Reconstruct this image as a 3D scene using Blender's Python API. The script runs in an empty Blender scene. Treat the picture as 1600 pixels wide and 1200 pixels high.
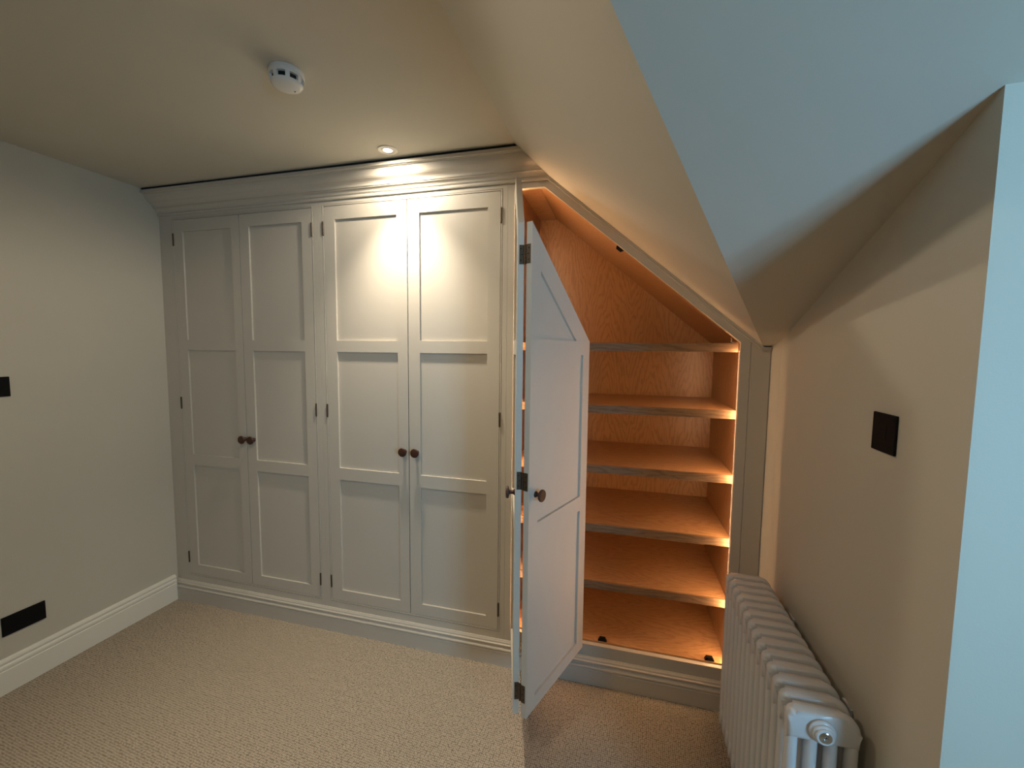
import bpy, bmesh, math, random
from mathutils import Vector, Matrix
random.seed(3)
S = bpy.context.scene
COL = S.collection
PI = math.pi

# ------------------------------------------------------------------ camera, world, lights, exposure
def setup_camera():
    yaw, pitch, roll = -.25832238, -.0780943, .01031092
    cy, sy = math.cos(yaw), math.sin(yaw)
    f = Vector((sy*math.cos(pitch), cy*math.cos(pitch), math.sin(pitch)))
    rt = Vector((cy, -sy, 0)); up = rt.cross(f)
    r2 = math.cos(roll)*rt + math.sin(roll)*up
    u2 = -math.sin(roll)*rt + math.cos(roll)*up
    cd = bpy.data.cameras.new('camera'); cd.sensor_width = 36; cd.lens = 661.91/1600*36
    cd.clip_start = .02
    c = bpy.data.objects.new('camera', cd); COL.objects.link(c)
    m = Matrix((r2, u2, -f)).transposed().to_4x4(); m.translation = (0, 0, 1.52)
    c.matrix_world = m
    S.camera = c
setup_camera()

DAY = 34.0
w = bpy.data.worlds.new('sky'); S.world = w; w.use_nodes = True
bg = w.node_tree.nodes['Background']
bg.inputs[0].default_value = (.275, .58, .89, 1); bg.inputs[1].default_value = DAY

def spot(name, loc, power, size=158, blend=1.0, col=(1, .87, .69), rad=.03):
    l = bpy.data.lights.new(name, 'SPOT'); l.energy = power; l.color = col
    l.spot_size = math.radians(size); l.spot_blend = blend; l.shadow_soft_size = rad
    o = bpy.data.objects.new(name, l); COL.objects.link(o); o.location = loc
    return o
LAMPS = [(-1.025, 1.715), (-.95, .45), (-1.0, -.95)]  # third lamp is unseen, added to brighten the room
BEAM = [80, 26, 50]; SPILL = [18, 21, 9]
for (lx, ly), p, q in zip(LAMPS, BEAM, SPILL):
    spot('downlight_beam', (lx, ly, 2.374), p, 92, 1.0)
    spot('downlight_spill', (lx, ly, 2.374), q, 178, .35)

pl = bpy.data.lights.new('window_portal', 'AREA'); pl.shape = 'RECTANGLE'; pl.size = .9; pl.size_y = 1.15
pl.cycles.is_portal = True
po = bpy.data.objects.new('window_portal', pl); COL.objects.link(po)
po.location = (1.68, -.81, 1.375); po.rotation_euler = (PI/2, 0, 0)

S.view_settings.view_transform = 'Standard'; S.view_settings.look = 'None'
S.view_settings.gamma = 1; S.view_settings.use_curve_mapping = False
S.view_settings.exposure = 0.0

# ------------------------------------------------------------------ materials
def mat(name, col, rough=.5, metal=0, spec=.5):
    m = bpy.data.materials.new(name); m.use_nodes = True
    b = m.node_tree.nodes['Principled BSDF']
    b.inputs['Base Color'].default_value = (*col, 1); b.inputs['Roughness'].default_value = rough
    b.inputs['Metallic'].default_value = metal; b.inputs['Specular IOR Level'].default_value = spec
    return m, m.node_tree, b
def nd(t, kind, **kw):
    n = t.nodes.new(kind)
    for k, v in kw.items():
        if k.startswith('_'): setattr(n, k[1:], v)
        else: n.inputs[k].default_value = v
    return n
def painted(name, col, rough, scale, strength, var=.03, stretch=(1, 1, 1)):
    m, t, b = mat(name, col, rough)
    tc = nd(t, 'ShaderNodeTexCoord'); mp = nd(t, 'ShaderNodeMapping', Scale=stretch)
    t.links.new(tc.outputs['Object'], mp.inputs[0])
    n = nd(t, 'ShaderNodeTexNoise', Scale=scale, Detail=3.0)
    t.links.new(mp.outputs[0], n.inputs['Vector'])
    bp = nd(t, 'ShaderNodeBump', Strength=strength, Distance=.001)
    t.links.new(n.outputs[0], bp.inputs['Height']); t.links.new(bp.outputs[0], b.inputs['Normal'])
    n2 = nd(t, 'ShaderNodeTexNoise', Scale=2.5, Detail=4.0)
    t.links.new(tc.outputs['Object'], n2.inputs['Vector'])
    mx = nd(t, 'ShaderNodeMix', _data_type='RGBA')
    mx.inputs[6].default_value = (*[c*(1-var) for c in col], 1); mx.inputs[7].default_value = (*[min(1, c*(1+var)) for c in col], 1)
    t.links.new(n2.outputs[0], mx.inputs[0]); t.links.new(mx.outputs[2], b.inputs['Base Color'])
    return m
M = {}
M['wall'] = painted('wall_paint', (.565, .525, .43), .75, 260, .18)
M['ceil'] = painted('ceiling_paint', (.56, .53, .445), .8, 300, .15)
M['skirt'] = painted('skirting_gloss', (.78, .74, .64), .35, 60, .05)
M['cab'] = painted('cabinet_eggshell', (.54, .495, .42), .42, 70, .015, .02, (1, 1, .15))
M['black'] = painted('black_plastic', (.006, .006, .006), .55, 80, .03)
M['black'].node_tree.nodes['Principled BSDF'].inputs['Specular IOR Level'].default_value = .12
M['enamel'] = painted('radiator_enamel', (.62, .61, .60), .22, 25, .12)
M['plastic'] = painted('white_plastic', (.72, .71, .67), .4, 40, .02)
M['knob'] = painted('dark_bronze', (.050, .016, .008), .5, 30, .1, .2); 
M['knob'].node_tree.nodes['Principled BSDF'].inputs['Metallic'].default_value = .0
M['hinge'] = painted('aged_brass', (.10, .075, .05), .45, 60, .2, .3)
M['hinge'].node_tree.nodes['Principled BSDF'].inputs['Metallic'].default_value = .8
M['chrome'] = mat('chrome', (.7, .7, .72), .12, 1)[0]
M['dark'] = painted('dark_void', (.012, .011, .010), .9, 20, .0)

def emis(name, col, s):
    m = bpy.data.materials.new(name); m.use_nodes = True; t = m.node_tree; t.nodes.clear()
    e = t.nodes.new('ShaderNodeEmission'); e.inputs[0].default_value = (*col, 1); e.inputs[1].default_value = s
    o = t.nodes.new('ShaderNodeOutputMaterial'); t.links.new(e.outputs[0], o.inputs[0]); return m
M['lamp'] = emis('lamp_glow', (1, .86, .66), 30)
M['led'] = emis('led_glow', (1, .61, .31), 54)
M['led2'] = emis('led_glow_shielded', (1, .60, .30), 42)

def glass():
    m = bpy.data.materials.new('window_glass'); m.use_nodes = True; t = m.node_tree; t.nodes.clear()
    a = t.nodes.new('ShaderNodeBsdfTransparent'); g = t.nodes.new('ShaderNodeBsdfGlossy'); g.inputs['Roughness'].default_value = .02
    x = t.nodes.new('ShaderNodeMixShader'); x.inputs[0].default_value = .07
    o = t.nodes.new('ShaderNodeOutputMaterial')
    t.links.new(a.outputs[0], x.inputs[1]); t.links.new(g.outputs[0], x.inputs[2]); t.links.new(x.outputs[0], o.inputs[0]); return m
M['glass'] = glass()

def oak(name, axis, light=(.51, .285, .130), darkc=(.36, .178, .076), bump=.3, freq=-13):
    """cathedral-figured oak veneer; axis: grain direction 'z' or 'x'; figure varies across the other two axes"""
    m, t, b = mat(name, light, .30)
    tc = nd(t, 'ShaderNodeTexCoord'); sp = nd(t, 'ShaderNodeSeparateXYZ')
    t.links.new(tc.outputs['Object'], sp.inputs[0])
    along = {'z': 2, 'x': 0, 'y': 1}[axis]
    across = {'z': (0, 1), 'x': (1, 2), 'y': (0, 2)}[axis]
    add = nd(t, 'ShaderNodeMath', _operation='ADD')
    t.links.new(sp.outputs[across[0]], add.inputs[0]); t.links.new(sp.outputs[across[1]], add.inputs[1])
    pp = nd(t, 'ShaderNodeMath', _operation='PINGPONG'); pp.inputs[1].default_value = .115
    t.links.new(add.outputs[0], pp.inputs[0])
    # slow warp so that the leaves of veneer do not repeat exactly
    nz = nd(t, 'ShaderNodeTexNoise', Scale=1.0, Detail=4.0, Roughness=.62)
    mp = nd(t, 'ShaderNodeMapping'); sc = [9, 9, 9]; sc[along] = 2.2; mp.inputs['Scale'].default_value = sc
    t.links.new(tc.outputs['Object'], mp.inputs[0]); t.links.new(mp.outputs[0], nz.inputs['Vector'])
    # height = pp^1.2*55 + along*14 + noise*7
    a1 = nd(t, 'ShaderNodeMath', _operation='MULTIPLY'); a1.inputs[1].default_value = 55
    t.links.new(pp.outputs[0], a1.inputs[0])
    a2 = nd(t, 'ShaderNodeMath', _operation='MULTIPLY_ADD'); a2.inputs[1].default_value = freq
    t.links.new(sp.outputs[along], a2.inputs[0]); t.links.new(a1.outputs[0], a2.inputs[2])
    a3 = nd(t, 'ShaderNodeMath', _operation='MULTIPLY_ADD'); a3.inputs[1].default_value = 9
    t.links.new(nz.outputs[0], a3.inputs[0]); t.links.new(a2.outputs[0], a3.inputs[2])
    sn = nd(t, 'ShaderNodeMath', _operation='MULTIPLY'); sn.inputs[1].default_value = 6.283*.85
    t.links.new(a3.outputs[0], sn.inputs[0])
    s2 = nd(t, 'ShaderNodeMath', _operation='SINE'); t.links.new(sn.outputs[0], s2.inputs[0])
    # fine pores along the grain
    mp2 = nd(t, 'ShaderNodeMapping'); sc = [260, 260, 260]; sc[along] = 9; mp2.inputs['Scale'].default_value = sc
    t.links.new(tc.outputs['Object'], mp2.inputs[0])
    n2 = nd(t, 'ShaderNodeTexNoise', Scale=1.0, Detail=3.0, Roughness=.7); t.links.new(mp2.outputs[0], n2.inputs['Vector'])
    h = nd(t, 'ShaderNodeMath', _operation='MULTIPLY_ADD'); h.inputs[1].default_value = 1.1
    r1 = nd(t, 'ShaderNodeMapRange'); r1.inputs[1].default_value = -.2; r1.inputs[2].default_value = 1.0
    t.links.new(s2.outputs[0], r1.inputs[0])
    hh = nd(t, 'ShaderNodeMath', _operation='MULTIPLY'); t.links.new(r1.outputs[0], hh.inputs[0]); t.links.new(n2.outputs[0], hh.inputs[1])
    t.links.new(n2.outputs[0], h.inputs[0]); t.links.new(hh.outputs[0], h.inputs[2])
    cr = nd(t, 'ShaderNodeMapRange'); cr.inputs[1].default_value = .35; cr.inputs[2].default_value = 1.25
    t.links.new(h.outputs[0], cr.inputs[0])
    mx = nd(t, 'ShaderNodeMix', _data_type='RGBA')
    mx.inputs[6].default_value = (*light, 1); mx.inputs[7].default_value = (*darkc, 1)
    t.links.new(cr.outputs[0], mx.inputs[0]); t.links.new(mx.outputs[2], b.inputs['Base Color'])
    bp = nd(t, 'ShaderNodeBump', Strength=bump, Distance=.0012); bp.invert = True
    t.links.new(hh.outputs[0], bp.inputs['Height']); t.links.new(bp.outputs[0], b.inputs['Normal'])
    return m
M['oak_z'] = oak('oak_veneer_upright', 'z')
M['oak_x'] = oak('oak_veneer_level', 'x')
M['oak_edge'] = oak('oak_lipping', 'x', (.27, .155, .078), (.155, .085, .042), .15, -3)
M['oak_edge'].node_tree.nodes['Principled BSDF'].inputs['Roughness'].default_value = .6

def carpet():
    m, t, b = mat('loop_pile_carpet', (.42, .33, .24), .95, 0, .15)
    tc = nd(t, 'ShaderNodeTexCoord'); mp = nd(t, 'ShaderNodeMapping', Scale=(135, 118, 1), Rotation=(0, 0, .06))
    t.links.new(tc.outputs['Object'], mp.inputs[0])
    v = nd(t, 'ShaderNodeTexVoronoi', Scale=1.0, Randomness=.38); v.feature = 'F1'; v.voronoi_dimensions = '2D'
    t.links.new(mp.outputs[0], v.inputs['Vector'])
    n = nd(t, 'ShaderNodeTexNoise', Scale=45.0, Detail=5.0, Roughness=.7); t.links.new(tc.outputs['Object'], n.inputs['Vector'])
    n3 = nd(t, 'ShaderNodeTexNoise', Scale=4.0, Detail=3.0); t.links.new(tc.outputs['Object'], n3.inputs['Vector'])
    hgt = nd(t, 'ShaderNodeMapRange'); hgt.inputs[1].default_value = .15; hgt.inputs[2].default_value = .75; hgt.inputs[3].default_value = 1; hgt.inputs[4].default_value = 0
    t.links.new(v.outputs['Distance'], hgt.inputs[0])
    mx = nd(t, 'ShaderNodeMix', _data_type='RGBA')
    mx.inputs[6].default_value = (.18, .14, .098, 1); mx.inputs[7].default_value = (.58, .49, .375, 1)
    t.links.new(hgt.outputs[0], mx.inputs[0])
    m2 = nd(t, 'ShaderNodeMix', _data_type='RGBA', _blend_type='MULTIPLY'); m2.inputs[0].default_value = .8
    r = nd(t, 'ShaderNodeMapRange'); r.inputs[1].default_value = .3; r.inputs[2].default_value = .7; r.inputs[3].default_value = .84; r.inputs[4].default_value = 1.08
    t.links.new(n.outputs[0], r.inputs[0]); t.links.new(mx.outputs[2], m2.inputs[6]); t.links.new(r.outputs[0], m2.inputs[7])
    t.links.new(m2.outputs[2], b.inputs['Base Color'])
    a = nd(t, 'ShaderNodeMath', _operation='MULTIPLY_ADD'); a.inputs[1].default_value = .25
    t.links.new(n.outputs[0], a.inputs[0]); t.links.new(hgt.outputs[0], a.inputs[2])
    bp = nd(t, 'ShaderNodeBump', Strength=.9, Distance=.004); t.links.new(a.outputs[0], bp.inputs['Height'])
    t.links.new(bp.outputs[0], b.inputs['Normal'])
    return m
M['carpet'] = carpet()

# ------------------------------------------------------------------ mesh helpers
def box(bm, x0, x1, y0, y1, z0, z1, bev=0):
    vs = [bm.verts.new((x, y, z)) for x in (x0, x1) for y in (y0, y1) for z in (z0, z1)]
    fs = [bm.faces.new([vs[i] for i in q]) for q in ((0, 1, 3, 2), (4, 6, 7, 5), (0, 4, 5, 1), (2, 3, 7, 6), (0, 2, 6, 4), (1, 5, 7, 3))]
    if bev:
        es = {e for f in fs for e in f.edges}
        bmesh.ops.bevel(bm, geom=list(es), offset=bev, segments=2, affect='EDGES', profile=.5)
def prism_y(bm, pts, y0, y1, bev=0, seg=2):
    """polygon in x,z extruded along y"""
    a = [bm.verts.new((x, y0, z)) for x, z in pts]; b = [bm.verts.new((x, y1, z)) for x, z in pts]
    n = len(pts)
    fs = [bm.faces.new(a), bm.faces.new(b[::-1])]
    for i in range(n): fs.append(bm.faces.new([a[i], b[i], b[(i+1) % n], a[(i+1) % n]]))
    if bev:
        es = list(fs[0].edges) + list(fs[1].edges)
        bmesh.ops.bevel(bm, geom=es, offset=bev, segments=seg, affect='EDGES', profile=.5)
def prism_z(bm, pts, z0, z1, ztop=None):
    a = [bm.verts.new((x, y, z0)) for x, y in pts]
    b = [bm.verts.new((x, y, ztop(x, y) if ztop else z1)) for x, y in pts]
    n = len(pts); bm.faces.new(a[::-1]); bm.faces.new(b)
    for i in range(n): bm.faces.new([a[i], a[(i+1) % n], b[(i+1) % n], b[i]])
def extr_x(bm, prof, x0, x1):
    """profile of (y,z) swept along x; x0/x1 may be functions of (y,z)"""
    f0 = x0 if callable(x0) else (lambda y, z: x0); f1 = x1 if callable(x1) else (lambda y, z: x1)
    a = [bm.verts.new((f0(y, z), y, z)) for y, z in prof]; b = [bm.verts.new((f1(y, z), y, z)) for y, z in prof]
    n = len(prof); bm.faces.new(a); bm.faces.new(b[::-1])
    for i in range(n): bm.faces.new([a[i], b[i], b[(i+1) % n], a[(i+1) % n]])
def extr_y(bm, prof, y0, y1):
    """profile of (x,z) swept along y"""
    prism_y(bm, prof, y0, y1)
def lathe(bm, prof, axis='z', at=(0, 0, 0), n=32):
    """prof: (r, h) pairs; axis of revolution"""
    rings = []
    at = Vector(at)
    def P(r, h, a):
        c, s = r*math.cos(a), r*math.sin(a)
        return at + {'z': Vector((c, s, h)), 'y': Vector((c, h, s)), 'x': Vector((h, c, s))}[axis]
    for r, h in prof:
        if r < 1e-6: rings.append([bm.verts.new(P(0, h, 0))])
        else: rings.append([bm.verts.new(P(r, h, 2*PI*i/n)) for i in range(n)])
    for A, B in zip(rings, rings[1:]):
        for i in range(n):
            j = (i+1) % n
            q = [A[i % len(A)], A[j % len(A)], B[j % len(B)], B[i % len(B)]]
            q2 = []
            for v in q:
                if v not in q2: q2.append(v)
            if len(q2) > 2: bm.faces.new(q2)
def cyl(bm, p0, p1, r, n=14):
    p0, p1 = Vector(p0), Vector(p1); d = (p1-p0)
    q = d.to_track_quat('Z', 'Y').to_matrix()
    A = [bm.verts.new(p0 + q @ Vector((r*math.cos(2*PI*i/n), r*math.sin(2*PI*i/n), 0))) for i in range(n)]
    B = [bm.verts.new(v.co + d) for v in A]
    bm.faces.new(A[::-1]); bm.faces.new(B)
    for i in range(n): bm.faces.new([A[i], A[(i+1) % n], B[(i+1) % n], B[i]])

def finish(bm, name, m, parent=None, origin=(0, 0, 0), smooth=False, loc=None, rotz=0):
    bmesh.ops.recalc_face_normals(bm, faces=bm.faces)
    if any(origin): bmesh.ops.translate(bm, verts=bm.verts, vec=-Vector(origin))
    me = bpy.data.meshes.new(name); bm.to_mesh(me); bm.free()
    me.materials.append(m)
    if smooth:
        for p in me.polygons: p.use_smooth = True
        me.set_sharp_from_angle(angle=math.radians(38))
    o = bpy.data.objects.new(name, me); COL.objects.link(o)
    if parent: o.parent = parent
    if loc is not None: o.location = loc
    if rotz: o.rotation_euler[2] = rotz
    return o
def tag(o, label=None, cat=None, group=None, kind=None):
    for k, v in (('label', label), ('category', cat), ('group', group), ('kind', kind)):
        if v: o[k] = v
    return o
def thing(name, loc, label, cat, group=None):
    o = bpy.data.objects.new(name, None); COL.objects.link(o); o.location = loc; o.empty_display_size = .05
    return tag(o, label, cat, group)
def struct(name, bm, m):
    return tag(finish(bm, name, m), kind='structure')
NB = bmesh.new

# ------------------------------------------------------------------ the room shell
XL, YF, XR, YE = -2.588, 1.88, .575, .889
ZC = 2.388
def ztan(x): return 1.99152 - .84*x
def zblue(x, y): return 2.291 - .407*y + .04*x
YB = 2.6

b = NB(); box(b, -2.7, 2.6, -2.5, 2.65, -.06, 0); struct('floor', b, M['carpet'])
b = NB(); box(b, -2.70, XL, -2.5, 2.65, 0, ZC+.05); struct('wall_left', b, M['wall'])
b = NB(); box(b, XL, 2.6, YB, 2.7, 0, ZC+.05); struct('wall_front', b, M['wall'])
b = NB(); box(b, XL, 1.95, -2.5, -2.4, 0, ZC+.05); struct('wall_back', b, M['wall'])
# right wall: a slim splayed strip by the cupboard, the flank, and its return into the dormer
b = NB(); prism_z(b, [(.5595, YB), (.5595, YF), (XR, 1.82), (XR, YE), (2.45, YE), (2.45, YB)], 0, 0, lambda x, y: zblue(x, y)+.03)
struct('wall_right', b, M['wall'])
# dormer wall with the window opening
WX0, WX1, WZ0, WZ1 = 1.25, 2.10, .80, 1.95
DY0, DY1, DX0, DX1 = -.90, -.75, .65, 2.45
b = NB()
box(b, DX0, WX0, DY0, DY1, 0, ZC+.05); box(b, WX1, DX1+.1, DY0, DY1, 0, ZC+.05)
box(b, WX0, WX1, DY0, DY1, 0, WZ0); box(b, WX0, WX1, DY0, DY1, WZ1, ZC+.05)
box(b, DX1, DX1+.1, DY1, YB, 0, ZC+.05)
box(b, DX0, DX0+.1, -2.4, DY0, 0, ZC+.05)
struct('wall_dormer', b, M['wall'])
# ceilings
def slab(pts, zf, t=.05):
    b = NB()
    lo = [b.verts.new((x, y, zf(x, y))) for x, y in pts]; hi = [b.verts.new((x, y, zf(x, y)+t)) for x, y in pts]
    n = len(pts); b.faces.new(lo); b.faces.new(hi[::-1])
    for i in range(n): b.faces.new([lo[i], hi[i], hi[(i+1) % n], lo[(i+1) % n]])
    return b
CX = -.472
struct('ceiling', slab([(XL-.05, 2.65), (CX, 2.65), (CX, -.2847), (2.6, .0172), (2.6, -2.45), (XL-.05, -2.45)], lambda x, y: ZC), M['ceil'])
struct('ceiling', slab([(CX, 2.65), (CX, -.2847), (.885, 2.65)], lambda x, y: ztan(x)), M['ceil'])
struct('ceiling', slab([(CX, -.2847), (2.6, .0172), (2.6, 2.65), (.885, 2.65)], zblue), M['ceil'])

# window in the dormer (beyond the right edge of the picture)
b = NB()
for x0, x1, z0, z1 in ((WX0, WX1, WZ0, WZ0+.05), (WX0, WX1, WZ1-.05, WZ1), (WX0, WX0+.05, WZ0+.05, WZ1-.05), (WX1-.05, WX1, WZ0+.05, WZ1-.05), (1.655, 1.695, WZ0+.05, WZ1-.05)):
    box(b, x0, x1, -.85, -.80, z0, z1, .004)
wf = struct('window_1', b, M['skirt'])
b = NB(); box(b, WX0+.05, 1.655, -.828, -.822, WZ0+.05, WZ1-.05); finish(b, 'pane', M['glass'], wf)
b = NB(); box(b, 1.695, WX1-.05, -.828, -.822, WZ0+.05, WZ1-.05); finish(b, 'pane', M['glass'], wf)
b = NB(); box(b, WX0-.04, WX1+.04, -.80, -.71, WZ0-.025, WZ0, .004); finish(b, 'window_sill', M['skirt'], wf)

# skirting boards
sk = [(0, 0), (.018, 0), (.018, .102), (.014, .105), (.017, .110), (.018, .116), (.017, .123), (.0125, .129), (.0125, .132), (.0145, .136), (.0145, .141), (.011, .148), (.006, .152), (0, .153)]
b = NB(); extr_y(b, [(XL+p[0], p[1]) for p in sk], -2.4, 1.8605); struct('baseboard_left', b, M['skirt'])
b = NB(); extr_y(b, [(XR-p[0], p[1]) for p in sk], YE, 1.81); struct('baseboard_right', b, M['skirt'])
b = NB(); extr_x(b, [(YE-p[0], p[1]) for p in sk], XR-.018, DX1); struct('baseboard_dormer', b, M['skirt'])
b = NB(); extr_x(b, [(-2.4+p[0], p[1]) for p in sk], XL+.018, DX0); struct('baseboard_back', b, M['skirt'])

# ------------------------------------------------------------------ wardrobes
FT = .022           # frame thickness
ZB, ZT = .167, 2.236
PZ = [(1.563, 2.168), (.898, 1.505), (.228, .835)]
RZ = [1.534, .8665]
def knob(parent, x, z, face=0.0):
    b = NB()
    lathe(b, [(0, 0), (.011, 0), (.011, -.003), (.008, -.006), (.0065, -.013), (.0075, -.018), (.012, -.0205), (.0205, -.0225), (.0222, -.0255),
              (.0222, -.029), (.0205, -.0315), (.016, -.0325), (.006, -.0335), (0, -.0335)], 'y', (0, 0, 0), 36)
    return finish(b, 'knob', M['knob'], parent, smooth=True, loc=(x, face, z))
def barrel(parent, x, zc, h=.064, y=-.002):
    b = NB(); r = .0043
    lathe(b, [(0, -h/2-.004), (r*.6, -h/2-.003), (r*.9, -h/2), (r, -h/2+.0005), (r, -h/6-.0004), (r*.8, -h/6), (r, -h/6+.0004),
              (r, h/6-.0004), (r*.8, h/6), (r, h/6+.0004), (r, h/2), (r*.9, h/2), (r*.6, h/2+.003), (0, h/2+.004)], 'z', (0, 0, 0), 14)
    box(b, -.0035, .0035, .0, .012, -h/2, h/2)
    return finish(b, 'hinge', M['hinge'], parent, smooth=True, loc=(x, y, zc))
DT = .022
def shaker(parent, name, x0, x1, stl, str_, yf):
    """a rectangular three-panel door: frame in one mesh, the recessed panels as sub-parts; local origin at the lower left front corner"""
    w = x1-x0; z0, z1 = ZB+.0025, ZT-.0025
    b = NB()
    box(b, 0, stl, 0, DT, z0, z1); box(b, w-str_, w, 0, DT, z0, z1)
    for a, c in ((z0, PZ[2][0]), (PZ[2][1], PZ[1][0]), (PZ[1][1], PZ[0][0]), (PZ[0][1], z1)): box(b, stl, w-str_, 0, DT, a, c)
    d = finish(b, name, M['cab'], parent, loc=(x0, yf, 0))
    for a, c in PZ:
        b = NB(); box(b, stl-.004, w-str_+.004, .0095, .0155, a-.004, c+.004); finish(b, 'panel', M['cab'], d)
    return d

def frame_and_bead(parent, o, xa, xb, x0, x1):
    """face frame from xa to xb round an opening x0..x1 with a small cock bead"""
    g, bw = .0016, .0065
    e = g+bw
    b = NB(); Y0 = YF; Y1 = YF+FT
    box(b, xa, x0-e, Y0, Y1, 0.0, 2.376); box(b, x1+e, xb, Y0, Y1, 0.0, 2.376)
    box(b, x0-e, x1+e, Y0, Y1, ZT+e, 2.376); box(b, x0-e, x1+e, Y0, Y1, 0.0, ZB-e)
    finish(b, 'face_frame', M['cab'], parent, o)
    b = NB()
    box(b, x0-bw, x0, Y0-.0006, Y1, ZB-bw, ZT+bw, .0012); box(b, x1, x1+bw, Y0-.0006, Y1, ZB-bw, ZT+bw, .0012)
    box(b, x0, x1, Y0-.0006, Y1, ZT, ZT+bw, .0012); box(b, x0, x1, Y0-.0006, Y1, ZB-bw, ZB, .0012)
    finish(b, 'bead', M['cab'], parent, o)
    b = NB(); box(b, x0-e-.003, x0-bw+.003, Y0+.003, Y1-.002, ZB-e, ZT+e); box(b, x1+bw-.003, x1+e+.003, Y0+.003, Y1-.002, ZB-e, ZT+e)
    box(b, x0, x1, Y0+.003, Y1-.002, ZT+bw-.003, ZT+e+.003); box(b, x0, x1, Y0+.003, Y1-.002, ZB-e-.003, ZB-bw+.003)
    finish(b, 'bead_rebate', M['cab'], parent, o)

def wardrobe(label, xa, xb, x0, x1, split, knobs):
    o = (xa, YF, 0)
    t = thing('fitted_wardrobe', o, label, 'wardrobe')
    frame_and_bead(t, o, xa, xb, x0, x1)
    b = NB(); box(b, xa+.001, xb-.001, YF+FT, YF+FT+.016, 0, 2.376)   # dark sheet behind the doors, shade of the gaps put into its colour
    finish(b, 'gap_shade_sheet', M['dark'], t, o)
    b = NB(); box(b, xa+.001, xb-.001, YF+FT+.016, 2.55, 0, 2.37); finish(b, 'carcass', M['oak_z'], t, o)
    g = .0022
    dl = shaker(t, 'door', x0+g-xa, split-g*.9-xa, .0625, .055, .0)
    dr = shaker(t, 'door', split+g*.9-xa, x1-g-xa, .061, .0605, .0)
    kl, kr, kz = knobs
    knob(dl, kl-x0-g, kz); knob(dr, kr-split-g*.7, kz)
    for z in (2.127, 1.199, .271):
        barrel(dl, -g-.0005, z); barrel(dr, (x1-g-split-g*.7)+g+.0005, z)
    return t
wardrobe('tall cream two-door wardrobe standing against the left wall', XL+.001, -1.5262, -2.487, -1.5625, -2.025, (-2.0375+.002, -1.976, 1.013))
wardrobe('tall cream two-door wardrobe in the middle, brightly lit by the ceiling spotlight', -1.5255, -.5245, -1.4925, -.5555, -1.024, (-1.047, -.981, 1.014))

# ---- the sloping cupboard
CXa, CXb = -.5238, .4855
OX0, OX1, OZB, OZT, KX = -.493, .449, .178, 2.236, -.359
def zop(x): return OZT if x <= KX else OZT - .832*(x-KX)
oc = (CXa, YF, 0)
cup = thing('corner_cupboard', oc, 'cupboard under the sloping ceiling, open with lit oak shelves inside and a folded cream door', 'cupboard')
Y0, Y1 = YF, YF+FT
def ceilx(z): return (1.99152-z)/.84
b = NB()
box(b, CXa, OX0, Y0, Y1, 0, 2.376)
prism_y(b, [(OX0, OZT), (KX, OZT), (ceilx(2.376)-.001, 2.376), (OX0, 2.376)], Y0, Y1)
prism_y(b, [(KX, OZT), (OX1, zop(OX1)), (OX1, ztan(OX1)-.001), (ceilx(2.376)-.001, 2.376)], Y0, Y1)
prism_y(b, [(OX1, 0), (CXb, 0), (CXb, ztan(CXb)-.001), (OX1, ztan(OX1)-.001)], Y0, Y1)
box(b, OX0, OX1, Y0, Y1, 0, OZB)
finish(b, 'face_frame', M['cab'], cup, oc)
b = NB()      # groove and bead down the hinge side
box(b, OX0-.0012, OX0+.0005, Y0-.0012, Y0+.004, OZB, OZT, .0005)
finish(b, 'bead', M['cab'], cup, oc)
# filler between cupboard and wall
b = NB(); prism_y(b, [(CXb+.0015, 0), (.5575, 0), (.5575, 1.541), (.530, 1.541), (CXb+.0015, ztan(CXb+.0015)-.001)], Y0+.001, Y1)
finish(b, 'filler_panel', M['cab'], cup, oc)
# scribe moulding down the slope
def slope_strip(bm, d0, d1, y0, y1):
    """strip parallel to the slope between perpendicular distances d0..d1 below the ceiling, then level to the wall"""
    k = math.hypot(1, .84)
    def zl(x, d): return ztan(x) - d*k
    zf = 1.5455
    def xk(d): return ceilx(zf-d + d*k)   # where the sloped line meets the level line at that offset
    xs = -.365
    p0, p1 = (xs, zl(xs, d0)), (xs+.0, zl(xs, d1))
    prism_y(bm, [p0, (xk(d0), zf-d0), (xk(d1), zf-d1), p1], y0, y1)
    prism_y(bm, [(xk(d0), zf-d0), (.5575, zf-d0), (.5575, zf-d1), (xk(d1), zf-d1)], y0, y1)
b = NB()
slope_strip(b, .0008, .0065, YF-.010, YF+.003)
slope_strip(b, .0065, .0095, YF-.005, YF+.003)
slope_strip(b, .0095, .0145, YF-.0085, YF+.003)
finish(b, 'scribe_moulding', M['cab'], cup, oc)
# oak interior
IXL, IXR, IYB, IYF = -.495, .461, 2.48, Y1
FZ = .186
b = NB(); box(b, IXL-.018, IXL, IYF, IYB, 0, 2.29); finish(b, 'side_panel', M['oak_z'], cup, oc)
b = NB(); box(b, IXR, IXR+.018, IYF, IYB, 0, 1.575); finish(b, 'side_panel', M['oak_z'], cup, oc)
b = NB(); prism_y(b, [(IXL-.018, 0), (IXR+.018, 0), (IXR+.018, 1.58), (-.405, 2.295), (IXL-.018, 2.295)], IYB, IYB+.012); finish(b, 'back_panel', M['oak_z'], cup, oc)
b = NB(); prism_y(b, [(IXL, 2.274), (-.400, 2.274), (-.42, 2.292), (IXL, 2.292)], IYF, IYB); finish(b, 'top_panel', M['oak_x'], cup, oc)
def zsl(x): return 2.241 - .832*(x-KX)
b = NB(); prism_y(b, [(-.400, zsl(-.400)), (IXR, zsl(IXR)), (IXR, zsl(IXR)+.022), (-.400, zsl(-.400)+.022)], IYF, IYB); finish(b, 'sloping_panel', M['oak_x'], cup, oc)
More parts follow.
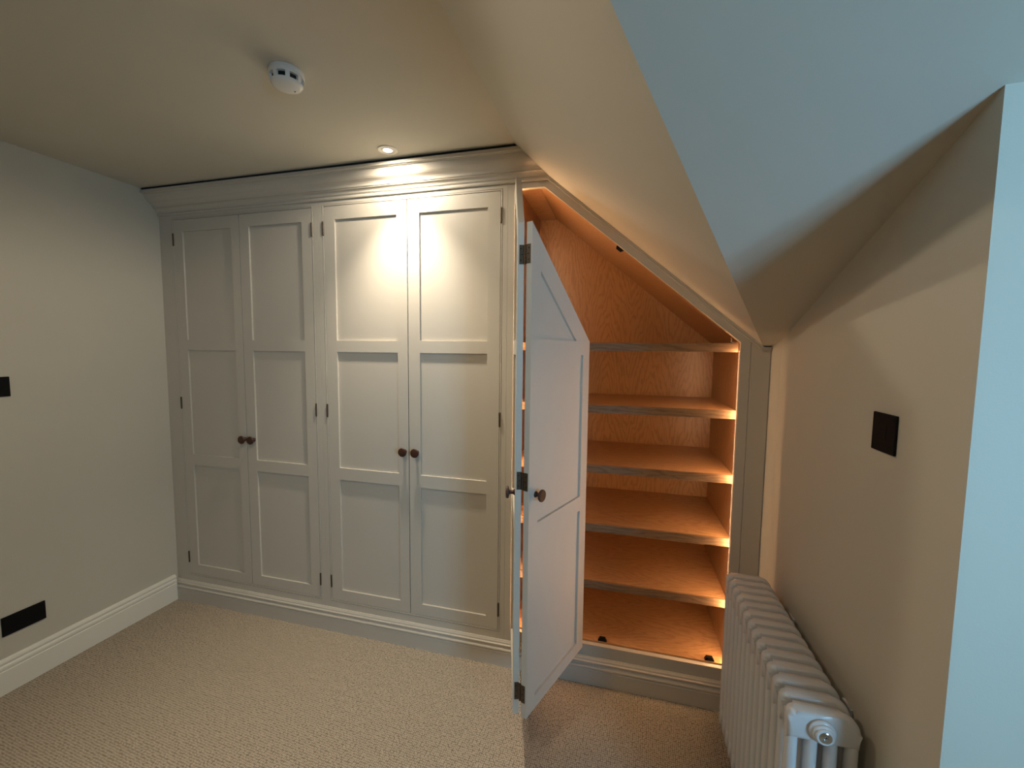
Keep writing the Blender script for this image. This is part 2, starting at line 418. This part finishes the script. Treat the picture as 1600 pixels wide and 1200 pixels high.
b = NB(); box(b, IXL, IXR, IYF, IYB, FZ-.018, FZ); finish(b, 'floor_panel', M['oak_x'], cup, oc)
for zt in (1.560, 1.281, 1.006, .730, .457):
    xr = IXR-.001 if zt < 1.5 else .452
    b = NB(); box(b, IXL+.001, xr, 1.940, IYB, zt-.032, zt-.002)
    s = finish(b, 'shelf', M['oak_x'], cup, oc)
    b = NB(); box(b, IXL+.001, xr, 1.930, 1.940, zt-.036, zt, .0008); finish(b, 'shelf_lipping', M['oak_edge'], s, oc)
# two strips of warm light behind the frame
b = NB(); box(b, .4525, .4605, 1.905, 1.917, FZ+.01, 1.53); finish(b, 'led_strip', M['led'], cup, oc)
b = NB(); box(b, -.4945, -.4865, 1.905, 1.917, FZ+.01, 2.25); finish(b, 'led_strip', M['led2'], cup, oc)
# door catches
def catch(x, y, z, rot=0.0):
    b = NB()
    prism_y(b, [(-.020, 0), (.020, 0), (.017, .005), (.012, .0145), (-.012, .0145), (-.017, .005)], -.009, .009, .0015)
    cyl(b, (-.008, -.010, .0075), (.008, -.010, .0075), .0035)
    o = finish(b, 'door_catch', M['black'], cup, loc=(x-oc[0], y-oc[1], z)); o.rotation_euler = (0, rot, 0)
catch(-.060, 1.914, FZ); catch(.397, 1.914, FZ)
catch(-.03, 1.914, zsl(-.03)-.0005, PI+math.atan(.832))
b = NB(); box(b, .424, .428, 1.935, 1.95, 1.562, 1.586); box(b, .424, .44, 1.935, 1.95, 1.562, 1.565); finish(b, 'bracket', M['chrome'], cup, oc)

# folding door leaves
LW = .4685
def leaf(parent, s0, loc, ang, panels_poly, holes, name='door'):
    """s0: x of the leaf's left edge in the closed opening"""
    pass
def ztop(s, x0): # underside of opening minus gap, s along leaf, x0 closed-position origin
    return zop(x0+s) - .003
def make_leaf(x0, loc, ang, cuts, kn, label):
    w = LW; zb = OZB+.0; st = .060
    b = NB()
    zt = lambda s: ztop(s, x0)
    kn_s = KX-x0
    # stiles
    def top_poly(sa, sb, zlo):
        pts = [(sa, zlo), (sb, zlo), (sb, zt(sb))]
        if sa < kn_s < sb: pts.append((kn_s, zt(kn_s)))
        pts.append((sa, zt(sa)))
        return pts
    prism_y(b, top_poly(0, st, zb), 0, DT); prism_y(b, top_poly(w-st, w, zb), 0, DT)
    for a, c in ((zb, PZ[2][0]), (PZ[2][1], PZ[1][0]), (PZ[1][1], PZ[0][0])): box(b, st, w-st, 0, DT, a, c)
    # top rail follows the slope
    dz = .104
    lo = lambda s: max(PZ[0][0], min(2.168, zt(s)-dz))
    ss = sorted({st, w-st, *[c for c in cuts if st < c < w-st]})
    for sa, sb in zip(ss, ss[1:]):
        prism_y(b, [(sa, lo(sa)), (sb, lo(sb)), (sb, zt(sb)), (sa, zt(sa))], 0, DT)
    d = finish(b, 'door', M['cab'], cup, loc=(loc[0]-oc[0], loc[1]-oc[1], 0), rotz=ang)
    if label: d['label'] = label
    for a, c in PZ[1:]:
        b = NB(); box(b, st-.004, w-st+.004, .0095, .0155, a-.004, c+.004); finish(b, 'panel', M['cab'], d)
    pts = [(st-.004, PZ[0][0]-.004), (w-st+.004, PZ[0][0]-.004)] + [(s, lo(s)+.006) for s in reversed(ss)]
    pts[2] = (w-st+.004, pts[2][1]); pts[-1] = (st-.004, pts[-1][1])
    b = NB(); prism_y(b, pts, .0095, .0155); finish(b, 'panel', M['cab'], d)
    knob(d, kn, 1.008)
    return d
angA = math.atan2(-.9607, .2775); angB = math.atan2(.938, .347)
k2 = KX-OX0
cutA = [k2, k2+(2.236-.003-.104-2.168)/.832 if False else k2]
dA = make_leaf(OX0, (-.4918, 1.8775), angA, [k2, k2+.043], LW-.034, 'folded leaf seen edge on')
cutB = (ztop(0, OX0+LW+.003)-.104-1.563)/.832
dB = make_leaf(OX0+LW+.003, (-.309, 1.416), angB, [cutB], .044, 'sloping-topped leaf turned towards the radiator')
# butt hinges joining the two leaves (on the two edges that face the room)
ua = Vector((.9607, .2775, 0)); na = Vector((.2775, -.9607, 0))      # across A's edge, out of A's edge
ub = Vector((-.938, .347, 0)); nb_ = Vector((-.347, -.938, 0))
Aend = Vector((-.4918, 1.8775, 0)) + na*LW + ua*DT                # inner corner of A's free edge
Bend = Vector((-.309, 1.416, 0)) + ub*DT
piv = (Aend+Bend)/2 + Vector((0, -.0015, 0))
for z0, z1 in ((1.815, 1.879), (1.029, 1.093), (.236, .302)):
    b = NB()
    for end, u, n in ((Aend, -ua, na), (Bend, -ub, nb_)):
        c = [end + n*.0003, end + u*.0165 + n*.0003, end + u*.0165 + n*.0022, end + n*.0022]
        lo = [b.verts.new((p.x, p.y, z0)) for p in c]; hi = [b.verts.new((p.x, p.y, z1)) for p in c]
        b.faces.new(lo[::-1]); b.faces.new(hi)
        for i in range(4): b.faces.new([lo[i], lo[(i+1) % 4], hi[(i+1) % 4], hi[i]])
    h = z1-z0
    for i in range(5):
        cyl(b, (piv.x, piv.y, z0+h*i/5+.0004), (piv.x, piv.y, z0+h*(i+1)/5-.0004), .0036, 12)
    hg = finish(b, 'hinge', M['hinge'], cup, oc)
    b = NB()
    for end, u, n in ((Aend, -ua, na), (Bend, -ub, nb_)):
        for k, off in ((.2, .011), (.5, .0075), (.8, .011)):
            p = end + u*off + n*.0022; p.z = z0+h*k
            cyl(b, p, p+n*.0006, .0024, 10)
    tag(finish(b, 'screws', M['dark'], hg, oc), kind='stuff')

# ------------------------------------------------------------------ cornice and plinth run across the units
def cor_end(y, z): return ceilx(z)-.0015
cp = [(.0, 0), (.009, 0), (.011, .004), (.011, .007), (.008, .011), (.0075, .014), (.011, .0165), (.0135, .0185), (.0165, .026), (.022, .032), (.029, .0345), (.030, .0345), (.030, .0385),
      (.034, .0385), (.036, .042), (.038, .048), (.043, .054), (.050, .0585), (.058, .063), (.065, .069), (.070, .076), (.074, .084), (.077, .092), (.0775, .096), (.084, .096), (.0855, .099), (.094, .0995), (.094, .112), (.0925, .114), (0, .114)]
b = NB(); extr_x(b, [(YF-d, 2.262+h) for d, h in cp], XL+.0015, cor_end)
cn = finish(b, 'cornice', M['cab']); b = NB(); box(b, XL+.002, ceilx(2.3865), 1.793, 1.815, 2.3755, 2.3875); finish(b, 'gap_shade_strip', M['dark'], cn)  # near-black strip above the cornice, the gap's shade put into its colour
tag(cn, 'long cream cornice moulding along the top of the wardrobes, just below the ceiling', 'cornice')
pp = [(0, 0), (.019, 0), (.019, .068), (.0165, .071), (.0165, .0735), (.0195, .077), (.0205, .081), (.0195, .085), (.0165, .0885), (.0125, .091), (.0115, .094), (.0115, .099), (.0145, .1005), (.0165, .1035), (.0155, .107), (.0125, .109), (.0115, .111), (.0105, .116), (.007, .121), (.0055, .1245), (0, .1245)]
b = NB(); extr_x(b, [(YF-.0005-d, h) for d, h in pp], XL+.0015, .5575)
pn = finish(b, 'plinth', M['cab']); tag(pn, 'low moulded cream plinth running along the carpet beneath the wardrobes', 'plinth')

# ------------------------------------------------------------------ radiator
RX0, RX1, RZ0, RZ1 = .392, .540, .100, .700
rad_o = (.466, 1.06, 0)
rad = thing('column_radiator', rad_o, 'white multi-section column radiator standing along the right wall', 'radiator')
def header(bm, top):
    w = RX1-RX0; x0 = -w/2
    def arc(cx, cz, r, a0, a1, n=7): return [(cx+r*math.cos(a0+(a1-a0)*i/n), cz+r*math.sin(a0+(a1-a0)*i/n)) for i in range(n+1)]
    h = .072
    pts = [(x0, -h)] + arc(x0+.018, -.018, .018, PI, PI/2) + arc(-x0-.034, -.034, .034, PI/2, 0) + [(-x0, -h)]
    pts = pts[::-1]
    if top: pts = [(x, RZ1+z) for x, z in pts]
    else: pts = [(x, RZ0-z) for x, z in pts]
    prism_y(bm, pts, -.0160, .0160, .0125, 5)
def section_mesh():
    b = NB(); header(b, True); header(b, False)
    w = RX1-RX0; cw = .027; n = 4
    gap = (w-n*cw)/(n-1)
    for i in range(n):
        cx = -w/2+cw/2+i*(cw+gap)
        z0, z1 = RZ0+.050, RZ1-.050
        m = 16; ring = [(cx+cw/2*math.cos(2*PI*k/m), .0150*math.sin(2*PI*k/m)) for k in range(m)]
        A = [b.verts.new((x, y, z0)) for x, y in ring]; B = [b.verts.new((x, y, z1)) for x, y in ring]
        b.faces.new(A[::-1]); b.faces.new(B)
        for k in range(m): b.faces.new([A[k], A[(k+1) % m], B[(k+1) % m], B[k]])
    for z in (RZ1-.036, RZ0+.036): cyl(b, (0, -.023, z), (0, .023, z), .021, 20)
    bmesh.ops.recalc_face_normals(b, faces=b.faces)
    me = bpy.data.meshes.new('section'); b.to_mesh(me); b.free(); me.materials.append(M['enamel'])
    for p in me.polygons: p.use_smooth = True
    me.set_sharp_from_angle(angle=math.radians(75))
    return me
sm = section_mesh()
for i in range(14):
    s = bpy.data.objects.new('section', sm); COL.objects.link(s); s.parent = rad; s.location = (0, .0465*i+.0105, 0)
b = NB(); zc = RZ1-.036
lathe(b, [(0, -.004), (.0265, -.004), (.0275, -.006), (.0275, -.009), (.025, -.0115), (.0225, -.0125), (.0225, -.0165), (.020, -.0185), (.0185, -.0195), (.0185, -.0225), (.017, -.024), (.0130, -.024), (.0130, -.020), (0, -.020)], 'y', (0, 0, 0), 8*5)
plug = finish(b, 'plug', M['enamel'], rad, smooth=True, loc=(-.006, -.0025, zc))
b = NB(); lathe(b, [(0, -.020), (.0128, -.020), (.0128, -.0245), (.0110, -.0257), (.005, -.0257), (.005, -.0235), (0, -.0235)], 'y', (0, 0, 0), 6*4)
box(b, -.0024, .0024, -.029, -.0235, -.0024, .0024)
finish(b, 'air_vent', M['chrome'], plug, smooth=True)
for y, z in ((.13, .60), (.50, .60), (.13, .2), (.50, .2)):
    b = NB(); box(b, .052, .1075, y-.012, y+.012, z-.006, z+.006, .002); box(b, .1005, .1085, y-.02, y+.02, z-.04, z+.04, .002); finish(b, 'wall_bracket', M['enamel'], rad)
for i in (0, 13):     # feet under the end sections, to the carpet
    b = NB(); y = .0465*i+.0105; cyl(b, (0, y, 0), (0, y, RZ0+.01), .011, 14); lathe(b, [(0, 0), (.02, 0), (.02, .004), (.011, .008)], 'z', (0, y, 0), 18); finish(b, 'foot', M['enamel'], rad)

# ------------------------------------------------------------------ wall plates
def plate(name, axis_x, x, y0, y1, z0, z1, label, cat, parts):
    yc, zc = (y0+y1)/2, (z0+z1)/2
    b = NB(); sgn = 1 if axis_x == 'left' else -1
    t = .0055
    xs = sorted((x, x+sgn*t)); box(b, xs[0], xs[1], y0, y1, z0, z1, .002)
    o = finish(b, name, M['black'], None, (x, yc, zc)); o.location = (x, yc, zc); tag(o, label, cat)
    for pn_, dy0, dy1, dz0, dz1 in parts:
        b = NB(); q = sorted((sgn*(t-.001), sgn*(t+.0005))); box(b, q[0], q[1], dy0, dy1, dz0, dz1, .0008); finish(b, pn_, M['black'], o)
    return o
plate('wall_socket', 'left', XL+.0002, 1.130, 1.276, .250, .336, 'black double-width wall plate low on the left wall above the skirting', 'socket',
      [('switch_rocker', -.022, -.006, .018, .034), ('switch_rocker', .006, .022, .018, .034)])
plate('light_switch', 'left', XL+.0002, 1.132, 1.218, 1.300, 1.386, 'black square wall plate at the far left edge of the picture, at knob height', 'switch', [('switch_rocker', -.012, .012, -.02, .02)])
plate('light_switch', 'right', XR-.0002, 1.085, 1.173, 1.300, 1.388, 'black square wall plate on the right wall above the radiator', 'switch', [('switch_rocker', -.012, .012, -.02, .02)])

# ------------------------------------------------------------------ smoke detector
DX, DY = -1.055, 1.175
sd = thing('smoke_detector', (DX, DY, ZC), 'round white smoke alarm on the flat ceiling', 'smoke alarm')
b = NB(); lathe(b, [(0, 0), (.051, 0), (.052, -.003), (.052, -.012), (.050, -.014), (.049, -.0145), (.049, -.0155), (.0505, -.0165), (.0500, -.021), (0, -.021)], 'z', (0, 0, 0), 48); finish(b, 'base', M['plastic'], sd, smooth=True)
b = NB(); lathe(b, [(.0, -.020), (.040, -.020), (.040, -.040), (0, -.040)], 'z', (0, 0, 0), 40); finish(b, 'sensor_chamber', M['dark'], sd, smooth=True)
b = NB()
NR = 8
for i in range(NR):       # posts between the vents
    a = 2*PI*i/NR
    c, s = math.cos(a), math.sin(a)
    pts = []
    for r, tt in ((.0415, -.006), (.0495, -.0065), (.0495, .0065), (.0415, .006)): pts.append((r*c - tt*s, r*s + tt*c))
    lo = [b.verts.new((x*.95, y*.95, -.039)) for x, y in pts]; hi = [b.verts.new((x, y, -.0205)) for x, y in pts]
    b.faces.new(lo); b.faces.new(hi[::-1])
    for k in range(4): b.faces.new([lo[k], hi[k], hi[(k+1) % 4], lo[(k+1) % 4]])
finish(b, 'vent_grille', M['plastic'], sd)
b = NB(); lathe(b, [(0, -.0365), (.0470, -.0365), (.0465, -.0385), (.043, -.043), (.035, -.0472), (.022, -.0495), (0, -.0502)], 'z', (0, 0, 0), 48); finish(b, 'cap', M['plastic'], sd, smooth=True)
b = NB(); lathe(b, [(0, -.0455), (.0022, -.0465), (.002, -.0505), (0, -.0508)], 'z', (.012, .020, 0), 12); finish(b, 'indicator_light', M['dark'], sd, smooth=True)

# ------------------------------------------------------------------ recessed downlights
def downlight(x, y, label):
    t = thing('downlight', (x, y, ZC), label, 'downlight', None)
    b = NB(); lathe(b, [(.0185, -.0012), (.020, -.0035), (.022, -.0010), (.028, -.0012), (.030, -.0030), (.034, -.0042), (.040, -.0040), (.0425, -.0015), (.0425, 0)], 'z', (0, 0, 0), 48); finish(b, 'bezel', M['skirt'], t, smooth=True)
    b = NB(); lathe(b, [(0, -.0022), (.010, -.0021), (.0188, -.0009)], 'z', (0, 0, 0), 40); finish(b, 'bulb', M['lamp'], t, smooth=True)
downlight(*LAMPS[0], 'small round lit spotlight in the ceiling just in front of the cornice')
downlight(*LAMPS[1], 'recessed ceiling spotlight nearest overhead, out of the picture above the camera')
downlight(*LAMPS[2], 'added unseen ceiling spotlight behind the camera, furthest from the wardrobes')
